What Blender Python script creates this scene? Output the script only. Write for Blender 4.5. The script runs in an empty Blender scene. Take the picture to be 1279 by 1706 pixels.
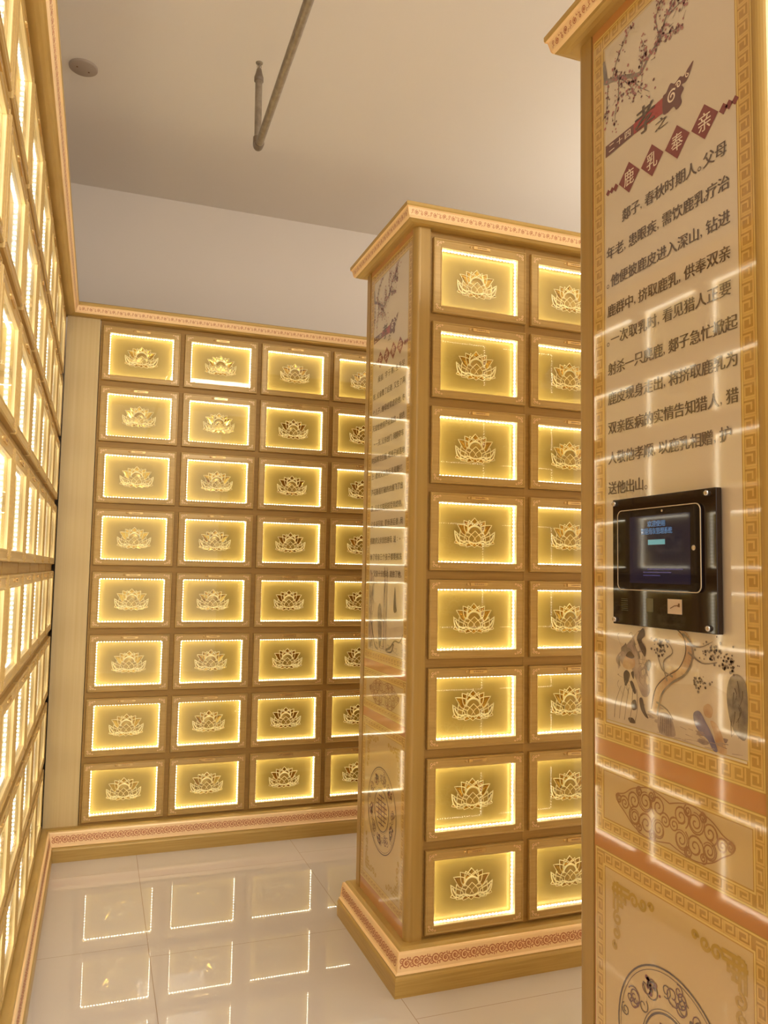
import bpy, bmesh, math, random
from mathutils import Vector, Matrix

# ------------------------------------------------------------------ camera
SC = bpy.context.scene
COL = SC.collection
YAW, PITCH, ROLL, FPX, EYE = 0.3467, 0.0759, 0.0177, 1305.75, 1.3432
fw = Vector((math.sin(YAW) * math.cos(PITCH), math.cos(YAW) * math.cos(PITCH), math.sin(PITCH)))
r0 = Vector((math.cos(YAW), -math.sin(YAW), 0))
u0 = r0.cross(fw)
rt = math.cos(ROLL) * r0 + math.sin(ROLL) * u0
up = -math.sin(ROLL) * r0 + math.cos(ROLL) * u0
cam_d = bpy.data.cameras.new('camera')
cam = bpy.data.objects.new('camera', cam_d)
COL.objects.link(cam)
cam.matrix_world = Matrix(((rt.x, up.x, -fw.x, 0), (rt.y, up.y, -fw.y, 0), (rt.z, up.z, -fw.z, EYE), (0, 0, 0, 1)))
cam_d.sensor_fit = 'VERTICAL'
cam_d.sensor_height = 24.0
cam_d.lens = FPX * 24.0 / 1706.0
cam_d.clip_start = 0.02
SC.camera = cam

# ------------------------------------------------------------------ light
SC.view_settings.view_transform = 'Standard'
SC.view_settings.look = 'None'
SC.view_settings.gamma = 1.0
SC.view_settings.use_curve_mapping = False
SC.view_settings.exposure = 0.14
W = bpy.data.worlds.new('world')
SC.world = W
W.use_nodes = True
bgn = W.node_tree.nodes['Background']
bgn.inputs[0].default_value = (1.0, 0.96, 0.90, 1)
bgn.inputs[1].default_value = 1.35
LED_POWER = 15.0

def area_light(name, loc, rot, sx, sy, power, color):
    d = bpy.data.lights.new(name, 'AREA')
    d.shape = 'RECTANGLE'
    d.size, d.size_y, d.energy, d.color = sx, sy, power, color
    o = bpy.data.objects.new(name, d)
    COL.objects.link(o)
    o.location, o.rotation_euler = loc, rot
    return o

area_light('ceiling_fill_light', (1.2, -1.2, 3.40), (0, 0, 0), 1.2, 1.2, 120, (1.0, 0.97, 0.92))  # unseen light added behind the viewpoint to raise the room's ambient level
def fill_point(name, loc, power, color, r=0.12):
    d = bpy.data.lights.new(name, 'POINT')
    d.energy, d.color, d.shadow_soft_size = power, color, r
    o = bpy.data.objects.new(name, d)
    COL.objects.link(o)
    o.location = loc
fill_point('aisle_fill_light', (3.0, 2.75, 2.70), 32, (1.0, 0.97, 0.92))  # added source hidden behind the near cabinet, brightens the ceiling
fill_point('rear_right_fill_light', (2.6, -0.7, 2.5), 50, (1.0, 0.97, 0.92))  # added out-of-view fill, neutral light for ceiling and panels

# ------------------------------------------------------------------ helpers
def srgb(r, g, b):
    f = lambda c: (c / 255 / 12.92) if c / 255 <= 0.04045 else ((c / 255 + 0.055) / 1.055) ** 2.4
    return (f(r), f(g), f(b), 1)

def mat(name, col, rough=0.5, metal=0.0, coat=0.0, coat_rough=0.05, emit=None, estr=0.0, spec=0.5):
    m = bpy.data.materials.new(name)
    m.use_nodes = True
    b = m.node_tree.nodes['Principled BSDF']
    b.inputs['Base Color'].default_value = col
    b.inputs['Roughness'].default_value = rough
    b.inputs['Metallic'].default_value = metal
    b.inputs['Coat Weight'].default_value = coat
    b.inputs['Coat Roughness'].default_value = coat_rough
    b.inputs['Specular IOR Level'].default_value = spec
    if emit:
        b.inputs['Emission Color'].default_value = emit
        b.inputs['Emission Strength'].default_value = estr
    return m

def nd(m, t, **kw):
    n = m.node_tree.nodes.new(t)
    for k, v in kw.items():
        setattr(n, k, v)
    return n

def grain(m, c1, c2, scale=(4, 4, 120), nscale=3.0, bump=0.0, rough_var=None):
    """stretch-noise brushed / wood-foil colour variation in object space"""
    nt = m.node_tree
    b = nt.nodes['Principled BSDF']
    tc = nd(m, 'ShaderNodeTexCoord')
    mp = nd(m, 'ShaderNodeMapping')
    mp.inputs['Scale'].default_value = scale
    nz = nd(m, 'ShaderNodeTexNoise')
    nz.inputs['Scale'].default_value = nscale
    nz.inputs['Detail'].default_value = 4
    rp = nd(m, 'ShaderNodeValToRGB')
    rp.color_ramp.elements[0].position = 0.3
    rp.color_ramp.elements[1].position = 0.7
    rp.color_ramp.elements[0].color = c1
    rp.color_ramp.elements[1].color = c2
    nt.links.new(tc.outputs['Object'], mp.inputs[0])
    nt.links.new(mp.outputs[0], nz.inputs['Vector'])
    nt.links.new(nz.outputs['Fac'], rp.inputs[0])
    nt.links.new(rp.outputs[0], b.inputs['Base Color'])
    if bump:
        bp = nd(m, 'ShaderNodeBump')
        bp.inputs['Strength'].default_value = bump
        bp.inputs['Distance'].default_value = 0.002
        nt.links.new(nz.outputs['Fac'], bp.inputs['Height'])
        nt.links.new(bp.outputs[0], b.inputs['Normal'])
    return m

class MB:
    def __init__(s):
        s.v, s.f, s.m, s.sm = [], [], [], []
    def add(s, vs, fs, mi=0, smooth=False):
        o = len(s.v)
        s.v += [tuple(p) for p in vs]
        for f in fs:
            s.f.append([i + o for i in f]); s.m.append(mi); s.sm.append(smooth)
    def box(s, x0, x1, y0, y1, z0, z1, mi=0):
        vs = [(x, y, z) for z in (z0, z1) for y in (y0, y1) for x in (x0, x1)]
        s.add(vs, [(0, 2, 3, 1), (4, 5, 7, 6), (0, 1, 5, 4), (2, 6, 7, 3), (0, 4, 6, 2), (1, 3, 7, 5)], mi)
    def tube(s, pts, r, n=8, mi=0, cap=True, radii=None):
        pts = [Vector(p) for p in pts]
        rings = []
        ref = None
        for i, p in enumerate(pts):
            t = (pts[min(i + 1, len(pts) - 1)] - pts[max(i - 1, 0)]).normalized()
            if ref is None:
                ref = Vector((0, 0, 1)) if abs(t.z) < 0.9 else Vector((1, 0, 0))
            a = (ref - t * ref.dot(t)).normalized()
            ref = a
            b = t.cross(a)
            rr = radii[i] if radii else r
            rings.append([p + (a * math.cos(2 * math.pi * k / n) + b * math.sin(2 * math.pi * k / n)) * rr for k in range(n)])
        vs = [q for rg in rings for q in rg]
        fs = []
        for i in range(len(rings) - 1):
            for k in range(n):
                fs.append((i * n + k, i * n + (k + 1) % n, (i + 1) * n + (k + 1) % n, (i + 1) * n + k))
        s.add(vs, fs, mi, True)
        if cap:
            s.add(rings[0], [tuple(reversed(range(n)))], mi)
            s.add(rings[-1], [tuple(range(n))], mi)
    def lathe(s, prof, c=(0, 0, 0), n=24, mi=0, axis='z'):
        vs = []
        for (r, z) in prof:
            for k in range(n):
                a = 2 * math.pi * k / n
                p = (r * math.cos(a), r * math.sin(a), z)
                if axis == 'x': p = (z, p[0], p[1])
                if axis == 'y': p = (p[0], -z, p[1])
                vs.append((c[0] + p[0], c[1] + p[1], c[2] + p[2]))
        fs = [(i * n + k, i * n + (k + 1) % n, (i + 1) * n + (k + 1) % n, (i + 1) * n + k) for i in range(len(prof) - 1) for k in range(n)]
        s.add(vs, fs, mi, True)
    def build(s, name, mats, parent=None, fix=True):
        me = bpy.data.meshes.new(name)
        me.from_pydata(s.v, [], s.f)
        if not isinstance(mats, (list, tuple)): mats = [mats]
        for m in mats: me.materials.append(m)
        me.polygons.foreach_set('material_index', s.m)
        me.polygons.foreach_set('use_smooth', s.sm)
        if fix:
            bm = bmesh.new(); bm.from_mesh(me)
            bmesh.ops.recalc_face_normals(bm, faces=bm.faces)
            bm.to_mesh(me); bm.free()
        me.update()
        o = bpy.data.objects.new(name, me)
        COL.objects.link(o)
        if parent: o.parent = parent
        return o

def bevel(o, w, seg=2):
    md = o.modifiers.new('bevel', 'BEVEL')
    md.width, md.segments, md.limit_method, md.angle_limit = w, seg, 'ANGLE', math.radians(40)
    return o

def tag(o, label=None, cat=None, group=None, kind=None):
    if label: o['label'] = label
    if cat: o['category'] = cat
    if group: o['group'] = group
    if kind: o['kind'] = kind
    return o

def thing(name, label, cat, loc=(0, 0, 0), rz=0.0, group=None):
    o = bpy.data.objects.new(name, None)
    o.empty_display_size = 0.05
    COL.objects.link(o)
    o.location, o.rotation_euler = loc, (0, 0, rz)
    return tag(o, label, cat, group)

def copy_tree(o, parent=None):
    c = o.copy(); COL.objects.link(c)
    if parent: c.parent = parent
    for ch in KIDS.get(o.name, []):
        copy_tree(ch, c)
    return c

# 2-D ribbons and flat figures; every function gets a map (u, v) -> 3-D point
def ribbon2(mb, pts, w, fmap, mi=0, taper=False):
    n = len(pts)
    if hasattr(fmap, 'bump'): fmap.bump()          # overlapping strokes never share one plane
    L, R = [], []
    for i, p in enumerate(pts):
        a, b = pts[max(i - 1, 0)], pts[min(i + 1, n - 1)]
        dx, dy = b[0] - a[0], b[1] - a[1]
        d = math.hypot(dx, dy) or 1e-9
        k = w * 0.5
        if taper: k *= (1.0 - 0.75 * i / (n - 1))
        L.append(fmap(p[0] - dy / d * k, p[1] + dx / d * k))
        R.append(fmap(p[0] + dy / d * k, p[1] - dx / d * k))
    mb.add(L + R, [(i, i + 1, n + i + 1, n + i) for i in range(n - 1)], mi)

def spiral2(cx, cy, r, turns, a0, n=16, flip=1, r1=0.15):
    out = []
    for i in range(n):
        t = i / (n - 1)
        rr = r * (1 - t * (1 - r1))
        a = a0 + flip * turns * 2 * math.pi * t
        out.append((cx + rr * math.cos(a), cy + rr * math.sin(a)))
    return out

def smooth2(pts, closed=True, k=6):
    n = len(pts); out = []
    for i in range(n if closed else n - 1):
        g = lambda j: pts[j % n] if closed else pts[min(max(j, 0), n - 1)]
        p0, p1, p2, p3 = g(i - 1), g(i), g(i + 1), g(i + 2)
        for s in range(k):
            t = s / k
            out.append(tuple(0.5 * ((2 * p1[c]) + (-p0[c] + p2[c]) * t + (2 * p0[c] - 5 * p1[c] + 4 * p2[c] - p3[c]) * t * t
                                    + (-p0[c] + 3 * p1[c] - 3 * p2[c] + p3[c]) * t ** 3) for c in (0, 1)))
    if not closed: out.append(pts[-1])
    return out

def blob2(mb, pts, fmap, mi=0, smooth=True):
    q = smooth2(pts) if smooth else pts
    if hasattr(fmap, 'bump'): fmap.bump()
    mb.add([fmap(*p) for p in q], [tuple(range(len(q)))], mi)

def arc2(cx, cy, r, a0=0.0, a1=2 * math.pi, n=48):
    return [(cx + r * math.cos(a0 + (a1 - a0) * i / (n - 1)), cy + r * math.sin(a0 + (a1 - a0) * i / (n - 1))) for i in range(n)]

# ------------------------------------------------------------------ materials
GOLD = grain(mat('gold_foil', srgb(190, 146, 72), 0.38, 0.2, 0.15, 0.2), srgb(184, 150, 78), srgb(200, 166, 94), (3, 3, 90), 2.0)
GOLD_H = grain(mat('gold_foil_frame', srgb(190, 146, 72), 0.36, 0.2, 0.15, 0.2), srgb(188, 154, 88), srgb(202, 168, 102), (3, 60, 60), 2.0)
POST = grain(mat('gold_post', srgb(184, 138, 70), 0.38, 0.2, 0.2, 0.15), srgb(168, 134, 68), srgb(180, 146, 78), (60, 60, 1.5), 1.0)
CARC = grain(mat('brown_gold_carcass', srgb(170, 124, 58), 0.5, 0.15), srgb(160, 124, 62), srgb(174, 138, 72), (3, 3, 60), 2.0)
LIP = mat('bright_gold_lip', srgb(250, 205, 140), 0.32, 0.25)
BAND = mat('rose_gold_band', srgb(255, 221, 168), 0.35, 0.1)
SCROLL = mat('copper_scroll', srgb(200, 126, 84), 0.4, 0.2)
ORN = mat('copper_ornament', srgb(246, 212, 160), 0.35, 0.4)
ORN_D = mat('ornament_recess', srgb(116, 74, 36), 0.5)
FILL = grain(mat('cream_gold_filler', srgb(214, 186, 128), 0.45, 0.1), srgb(206, 182, 130), srgb(214, 192, 142), (90, 90, 1.2), 1.0)
PLATE = mat('brass_plate', srgb(228, 190, 120), 0.25, 0.6)
INK = mat('plate_ink', srgb(110, 72, 34), 0.5)
NICHE = mat('champagne_back', srgb(180, 154, 80), 0.34, 0.12, spec=0.3)
LOTUS_D = mat('mirror_gold_petal', srgb(206, 166, 70), 0.12, 0.95)
LOTUS = mat('pale_gold_petal', srgb(206, 174, 92), 0.25, 0.5)
RIM = mat('gold_outline_led_glow', srgb(255, 242, 190), 0.28, 0.15)  # petal edges paled so the LED glow sits in their colour
LINING = mat('reveal_lining_led_glow', srgb(236, 214, 160), 0.5)  # reveal colour lightened to stand in for the wide LED glow
TAPE = mat('white_led_tape', srgb(245, 238, 220), 0.5)
LED = mat('warm_led', srgb(255, 240, 200), 0.4, emit=(1.0, 0.95, 0.80, 1), estr=LED_POWER)
# polished floor tile with thin joints
FLOOR = mat('polished_cream_tile', srgb(214, 198, 176), 0.06, 0.0, spec=0.55)
# end panel prints share the clear glossy coat
def printed(name, col):
    m = mat(name, col, 0.45, 0.0, 1.0, 0.05); m.node_tree.nodes['Principled BSDF'].inputs['Coat IOR'].default_value = 1.85; return m
P_CREAM = printed('print_cream', srgb(216, 202, 180))
P_GOLDF = printed('print_gold_ground', srgb(184, 142, 56))
P_KEY = printed('print_key_line', srgb(218, 178, 92))
P_LINE = printed('print_pale_line', srgb(226, 196, 110))
P_ORANGE = printed('print_orange', srgb(194, 130, 62))
P_LOW = printed('print_ochre', srgb(206, 176, 120))
P_OCHRE2 = printed('print_ochre_scroll', srgb(158, 110, 60))
P_BROWN = printed('print_brown_ink', srgb(84, 60, 36))
P_RED = printed('print_red', srgb(128, 46, 40))
P_RED2 = printed('print_bright_red', srgb(166, 54, 48))
P_WHITE = printed('print_pale_letter', srgb(240, 222, 200))
P_MAROON = printed('print_maroon', srgb(104, 56, 48))
P_PINK = printed('print_blossom', srgb(172, 104, 100))
P_GREY = printed('print_grey_ink', srgb(124, 110, 100))
P_MIST = printed('print_mist', srgb(196, 176, 152))
P_DARK = printed('print_dark_ink', srgb(72, 50, 40))
P_MAUVE = printed('print_mauve', srgb(156, 134, 130))
P_BLUE = printed('print_blue_robe', srgb(104, 96, 132))
P_TAN = printed('print_tan', srgb(196, 160, 120))
P_OLIVE = printed('print_olive_gold', srgb(186, 150, 52))

for m_, c_, d_, sc_ in ((P_MIST, (196, 178, 154), (214, 196, 168), 14), (P_MAUVE, (128, 108, 106), (196, 176, 156), 30), (P_TAN, (176, 134, 96), (214, 188, 150), 34), (P_BLUE, (84, 76, 116), (136, 126, 150), 40), (P_GREY, (100, 86, 78), (146, 130, 116), 50)):
    grain(m_, srgb(*c_), srgb(*d_), (1, 1, 1), sc_)

def glass_mat():
    m = bpy.data.materials.new('clear_glass'); m.use_nodes = True
    nt = m.node_tree; nt.nodes.clear()
    out = nd(m, 'ShaderNodeOutputMaterial'); mix = nd(m, 'ShaderNodeMixShader')
    tr = nd(m, 'ShaderNodeBsdfTransparent'); gl = nd(m, 'ShaderNodeBsdfGlossy'); fr = nd(m, 'ShaderNodeFresnel')
    tr.inputs[0].default_value = (0.97, 0.97, 0.95, 1)
    gl.inputs['Roughness'].default_value = 0.02
    fr.inputs['IOR'].default_value = 1.5
    nt.links.new(fr.outputs[0], mix.inputs[0]); nt.links.new(tr.outputs[0], mix.inputs[1]); nt.links.new(gl.outputs[0], mix.inputs[2])
    nt.links.new(mix.outputs[0], out.inputs[0])
    return m
GLASS = glass_mat()

def wall_mat(name, c, bump=0.1):
    m = mat(name, c, 0.85)
    nz = nd(m, 'ShaderNodeTexNoise'); nz.inputs['Scale'].default_value = 60
    bp = nd(m, 'ShaderNodeBump'); bp.inputs['Strength'].default_value = bump; bp.inputs['Distance'].default_value = 0.002
    m.node_tree.links.new(nz.outputs['Fac'], bp.inputs['Height'])
    m.node_tree.links.new(bp.outputs[0], m.node_tree.nodes['Principled BSDF'].inputs['Normal'])
    return m
PAINT = wall_mat('cream_paint', srgb(230, 222, 211))
PAINT_W = wall_mat('cream_wall_paint', srgb(230, 220, 208))

def floor_nodes(m):
    nt = m.node_tree; b = nt.nodes['Principled BSDF']
    def math_(op, a, bv=None):
        n = nd(m, 'ShaderNodeMath', operation=op)
        for i, q in enumerate((a, bv)):
            if q is None: continue
            if isinstance(q, (int, float)): n.inputs[i].default_value = q
            else: nt.links.new(q, n.inputs[i])
        return n.outputs[0]
    tc = nd(m, 'ShaderNodeTexCoord'); sp = nd(m, 'ShaderNodeSeparateXYZ')
    nt.links.new(tc.outputs['Object'], sp.inputs[0])
    T = 0.733
    gx = math_('DIVIDE', math_('SUBTRACT', sp.outputs[0], 0.222), T)
    colid = math_('FLOOR', gx)
    fx = math_('ABSOLUTE', math_('SUBTRACT', math_('FRACT', math_('ADD', gx, 0.5)), 0.5))
    sh = math_('MULTIPLY', math_('FRACT', math_('MULTIPLY', colid, 0.5)), 1.0 * T)
    sh = math_('MULTIPLY', sh, 1.74)
    gy = math_('DIVIDE', math_('SUBTRACT', math_('ADD', sp.outputs[1], sh), 2.92), T)
    fy = math_('ABSOLUTE', math_('SUBTRACT', math_('FRACT', math_('ADD', gy, 0.5)), 0.5))
    j = math_('LESS_THAN', math_('MINIMUM', fx, fy), 0.0016)
    nz = nd(m, 'ShaderNodeTexNoise'); nz.inputs['Scale'].default_value = 2.5; nz.inputs['Detail'].default_value = 5
    rp = nd(m, 'ShaderNodeValToRGB')
    rp.color_ramp.elements[0].color = srgb(204, 195, 187); rp.color_ramp.elements[1].color = srgb(211, 203, 196)
    nt.links.new(tc.outputs['Object'], nz.inputs['Vector']); nt.links.new(nz.outputs['Fac'], rp.inputs[0])
    mx = nd(m, 'ShaderNodeMixRGB'); mx.inputs[2].default_value = srgb(150, 128, 104)
    nt.links.new(j, mx.inputs[0]); nt.links.new(rp.outputs[0], mx.inputs[1]); nt.links.new(mx.outputs[0], b.inputs['Base Color'])
    nt.links.new(math_('ADD', math_('MULTIPLY', j, 0.5), 0.014), b.inputs['Roughness'])
floor_nodes(FLOOR)

# ------------------------------------------------------------------ room shell
CEIL = 3.44
XL, YB, XC, YC, XE, YR = -0.195, 3.992, 0.985, 2.455, 0.985, 1.475   # cabinet face planes
def struct(name, x0, x1, y0, y1, z0, z1, m):
    b = MB(); b.box(x0, x1, y0, y1, z0, z1)
    return tag(b.build(name, m), kind='structure')
struct('floor', -0.8, 4.2, -2.6, 4.6, -0.1, 0.0, FLOOR)
struct('ceiling', -0.8, 4.2, -2.6, 4.6, CEIL, CEIL + 0.1, PAINT)
struct('wall_back', -0.7, 4.1, 4.5, 4.6, 0.0, CEIL, PAINT_W)
struct('wall_left', -0.8, -0.7, -2.6, 4.6, 0.0, CEIL, PAINT_W)
struct('wall_right', 4.1, 4.2, -2.6, 4.6, 0.0, CEIL, PAINT_W)

# ------------------------------------------------------------------ niche (one lit compartment)
PX, PZ, OW, OH = 0.3903, 0.30, 0.3026, 0.2081
MS, MT, MBT = 0.033, 0.033, 0.028
ZTOP = 2.4868                                   # top of the highest opening
FW, FH = OW + 2 * MS, OH + MT + MBT
KIDS = {}
def kid(o, parent):
    KIDS.setdefault(parent.name, []).append(o); o.parent = parent; return o

def frame_ring(mb, x0, x1, z0, z1, prof):
    """prof: list of (inset, y); sweeps a rectangular ring"""
    rings = []
    for (d, y) in prof:
        rings.append([(x0 + d, y, z0 + d), (x1 - d, y, z0 + d), (x1 - d, y, z1 - d), (x0 + d, y, z1 - d)])
    vs = [p for r in rings for p in r]
    fs = [(i * 4 + k, i * 4 + (k + 1) % 4, (i + 1) * 4 + (k + 1) % 4, (i + 1) * 4 + k) for i in range(len(rings) - 1) for k in range(4)]
    mb.add(vs, fs)

def petal(mb, base, tip, width, z0, h, bend=0.0, n=9, m=7, shape=0.62, rim=0.0015, fill=0):
    b, t = Vector((base[0], base[1])), Vector((tip[0], tip[1]))
    ax = t - b; L = ax.length; ax.normalize(); nx = Vector((-ax.y, ax.x))
    grid = []
    rimL, rimR = [], []
    for i in range(n):
        q = i / (n - 1)
        w = width * 0.5 * (math.sin(math.pi * min(1, q ** shape)) * 0.92 + 0.30 * (1 - q)) if q < 1 else 0.0
        c = b + ax * (q * L) + nx * (bend * math.sin(math.pi * q))
        row = []
        for k in range(m):
            s = -1 + 2 * k / (m - 1)
            zz = 0.6 * z0 + 0.55 * h * (0.35 + 0.65 * s * s) * (0.45 + 0.55 * q)
            p = c + nx * (w * s)
            row.append((p.x, -zz, p.y))
        grid.append(row)
        rimL.append(row[0]); rimR.append(row[-1])
    vs = [p for r in grid for p in r]
    fs = [(i * m + k, i * m + k + 1, (i + 1) * m + k + 1, (i + 1) * m + k) for i in range(n - 1) for k in range(m - 1)]
    mb.add(vs, fs, fill, True)
    mb.tube(rimL + rimR[::-1][1:], rim, 6, 1, True)

def lotus_mesh():
    mb = MB(); k = 0.001
    P = lambda a: (a[0] * k, a[1] * k)
    for tip, w, base in [((0, 56), 46, (0, 4)), ((42, 46), 34, (10, 6)), ((-42, 46), 34, (-10, 6)), ((22, 47), 30, (6, 8)), ((-22, 47), 30, (-6, 8))]:
        petal(mb, P(base), P(tip), w * k, 0.001, 0.003, fill=2)
    for sx in (1, -1):
        petal(mb, P((22 * sx, -4)), P((68 * sx, 32)), 30 * k, 0.0015, 0.0035, 0.004 * sx, fill=2)
    for tip, w in [((0, -48), 38), ((31, -47), 34), ((-31, -47), 34), ((57, -42), 30), ((-57, -42), 30), ((78, -33), 22), ((-78, -33), 22)]:
        petal(mb, P((tip[0] * 0.62, -22)), P(tip), w * k, 0.001, 0.0035, rim=0.0011, fill=2)
    for sx in (1, -1):
        petal(mb, P((34 * sx, -27)), P((78 * sx, 9)), 25 * k, 0.004, 0.004, -0.010 * sx, rim=0.0022)
        petal(mb, P((20 * sx, -29)), P((57 * sx, 9)), 32 * k, 0.005, 0.0045, -0.012 * sx, rim=0.0017)
        petal(mb, P((12 * sx, -30)), P((30 * sx, 8)), 36 * k, 0.006, 0.004, -0.006 * sx)
    petal(mb, P((0, -32)), P((0, 10)), 44 * k, 0.0085, 0.0035, rim=0.0015)
    # scalloped rim under the front petals, in the glow-pale outline colour
    rim = smooth2([(-72, -2), (-62, -20), (-46, -28), (-30, -26), (-16, -31), (0, -33), (16, -31), (30, -26), (46, -28), (62, -20), (72, -2)], False, 4)
    mb.tube([(a * k, -0.0066, b * k) for a, b in rim], 0.0026, 7, 1)
    return mb

def make_niche():
    root = thing('lotus_niche', '', 'niche')
    x0, x1, z0, z1 = -FW / 2, FW / 2, 0.0, FH
    ox0, ox1, oz0, oz1 = -OW / 2, OW / 2, MBT, MBT + OH
    # frame: outer bead, flat field, inner bevel, reveal lining
    mb = MB()
    prof_o = [(0.0, 0.030), (0.0, 0.004), (0.0022, 0.0005), (0.0050, 0.0005), (0.0072, 0.0035), (0.0090, 0.0035)]
    frame_ring(mb, x0, x1, z0, z1, prof_o)
    def rect(d, y): return [(x0 + d, y, z0 + d), (x1 - d, y, z0 + d), (x1 - d, y, z1 - d), (x0 + d, y, z1 - d)]
    def orect(d, y): return [(ox0 - d, y, oz0 - d), (ox1 + d, y, oz0 - d), (ox1 + d, y, oz1 + d), (ox0 - d, y, oz1 + d)]
    rings = [rect(0.009, 0.0035), orect(0.006, 0.0025), orect(0.0045, 0.001), orect(0.0015, 0.001), orect(0.0, 0.003), orect(0.0, 0.036)]
    vs = [p for r in rings for p in r]
    for i in range(len(rings) - 1):
        q = rings[i] + rings[i + 1]
        mb.add(q, [(k, (k + 1) % 4, 4 + (k + 1) % 4, 4 + k) for k in range(4)], 1 if i == len(rings) - 2 else 0)
    kid(mb.build('door_frame', [GOLD_H, LINING], fix=False), root)
    # corner ornaments
    for sx in (-1, 1):
        for sz in (0, 1):
            o = MB()
            cx = sx * (FW / 2 - 0.0105); cz = z1 - 0.0105 if sz else z0 + 0.0105
            dx, dz = -sx, (-1 if sz else 1)
            fm = lambda a, b, y=0.0022: (cx + dx * a, y, cz + dz * b)
            # small pierced scroll leaf along both arms
            for (a, b, r, st) in [(0.006, 0.006, 0.0055, 0.0), (0.017, 0.005, 0.0042, 1.0), (0.005, 0.017, 0.0042, 2.0), (0.026, 0.003, 0.003, 3.0)]:
                sp = spiral2(a, b, r, 1.3, st, 12, 1, 0.2)
                ribbon2(o, sp, 0.0022, lambda p, q: fm(p, q, 0.0016), 0)
                blob2(o, arc2(a, b, r * 0.32, n=7)[:-1], lambda p, q: fm(p, q, 0.0014), 1, False)
            kid(o.build('corner_ornament', [ORN, ORN_D], fix=False), root)
    # name plate with pin
    o = MB(); zc = oz1 + 0.0185
    o.box(-0.030, 0.036, -0.0008, 0.0034, zc - 0.0055, zc + 0.0055)
    o.lathe([(0.0, 0.0006), (0.0038, 0.0006), (0.0046, -0.0035)], (-0.040, 0.0, zc), 14, 0, 'y')
    for k in range(5):
        o.box(-0.014 + 0.0075 * k, -0.0095 + 0.0075 * k, -0.00095, -0.0007, zc - 0.0018, zc + 0.002, 1)
    kid(o.build('name_plate', [PLATE, INK]), root)
    # glass
    o = MB()
    o.add([(ox0, 0.0065, oz0), (ox1, 0.0065, oz0), (ox1, 0.0065, oz1), (ox0, 0.0065, oz1)], [(0, 1, 2, 3)])
    kid(o.build('glass_pane', GLASS, fix=False), root)
    # back
    o = MB(); o.box(ox0, ox1, 0.036, 0.0385, oz0, oz1)
    kid(o.build('back_panel', NICHE), root)
    # led strips on the four reveals
    def strip(horizontal, s):
        o = MB(); L = (OW if horizontal else OH) - 0.004; n = int(L / 0.0125)
        yc, hw, t = 0.0225, 0.0056, 0.0008
        def bx(a0, a1, y0, y1, h0, h1, mi):
            if horizontal:
                zb = oz1 if s else oz0; sg = -1 if s else 1
                zz = sorted((zb + sg * h0, zb + sg * h1)); o.box(a0, a1, y0, y1, zz[0], zz[1], mi)
            else:
                xb = ox1 if s else ox0; sg = -1 if s else 1
                xx = sorted((xb + sg * h0, xb + sg * h1)); zc_ = (oz0 + oz1) / 2
                o.box(xx[0], xx[1], y0, y1, zc_ + a0, zc_ + a1, mi)
        bx(-L / 2, L / 2, yc - hw, yc + hw, 0.0002, t, 0)
        for i in range(n):
            a = -L / 2 + (i + 0.5) * L / n
            bx(a - 0.0026, a + 0.0026, yc - 0.0026, yc + 0.0026, t + 0.0001, t + 0.0026, 1)
        return kid(o.build('led_strip', [TAPE, LED]), root)
    for hz in (True, False):
        for s in (0, 1): strip(hz, s)
    # lotus
    lo = lotus_mesh().build('lotus_emblem', [LOTUS, RIM, LOTUS_D], fix=False)
    lo.location = (0, 0.036, (oz0 + oz1) / 2 - 0.001)
    kid(lo, root)
    d = MB()
    prof = [(0.0275 * math.cos(a), 0.0135 * math.sin(a)) for a in [i * math.pi / 2 / 7 for i in range(8)]]
    n = 18; vs = []
    for (r, h) in prof:
        for k in range(n + 1):
            a = math.pi * k / n - 0.05
            rr = r * (1 + 0.03 * (k % 2))
            vs.append((rr * math.cos(a), -h * 0.35 - 0.001, rr * math.sin(a)))
    d.add(vs, [(i * (n + 1) + k, i * (n + 1) + k + 1, (i + 1) * (n + 1) + k + 1, (i + 1) * (n + 1) + k) for i in range(7) for k in range(n)], 0, False)
    d.tube([(0.0275 * math.cos(math.pi * k / 18), -0.0050, 0.0275 * math.sin(math.pi * k / 18)) for k in range(19)], 0.0034, 6, 1)
    kid(d.build('seed_pod', [LOTUS, RIM], fix=False), lo)
    return root

NIC = make_niche()
_first = [True]
def place_niche(loc, rz, label, group):
    if _first[0]:
        o = NIC; _first[0] = False
    else:
        o = copy_tree(NIC)
    o.location, o.rotation_euler = loc, (0, 0, rz)
    o['label'], o['group'] = label, group
    return o

# ------------------------------------------------------------------ sweeps for cornice and plinth
CORN = [(-0.03, 2.546), (0, 2.546), (0.012, 2.546), (0.022, 2.548), (0.030, 2.5535), (0.036, 2.5545), (0.038, 2.557), (0.041, 2.562), (0.046, 2.583), (0.047, 2.586), (0.052, 2.589), (0.054, 2.593), (0.054, 2.602), (0.050, 2.606), (-0.03, 2.606)]
CORN_M = [0, 0, 0, 0, 0, 1, 1, 1, 1, 1, 0, 0, 0, 0]
PLIN = [(-0.03, 0.141), (0, 0.141), (0.018, 0.140), (0.026, 0.136), (0.029, 0.131), (0.034, 0.129), (0.036, 0.1245), (0.042, 0.074), (0.045, 0.0705), (0.048, 0.068), (0.047, 0.062), (0.050, 0.058), (0.052, 0.052), (0.052, 0.0), (-0.03, 0.0)]
PLIN_M = [0, 0, 0, 0, 1, 1, 1, 1, 1, 0, 0, 0, 0, 0]

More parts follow.
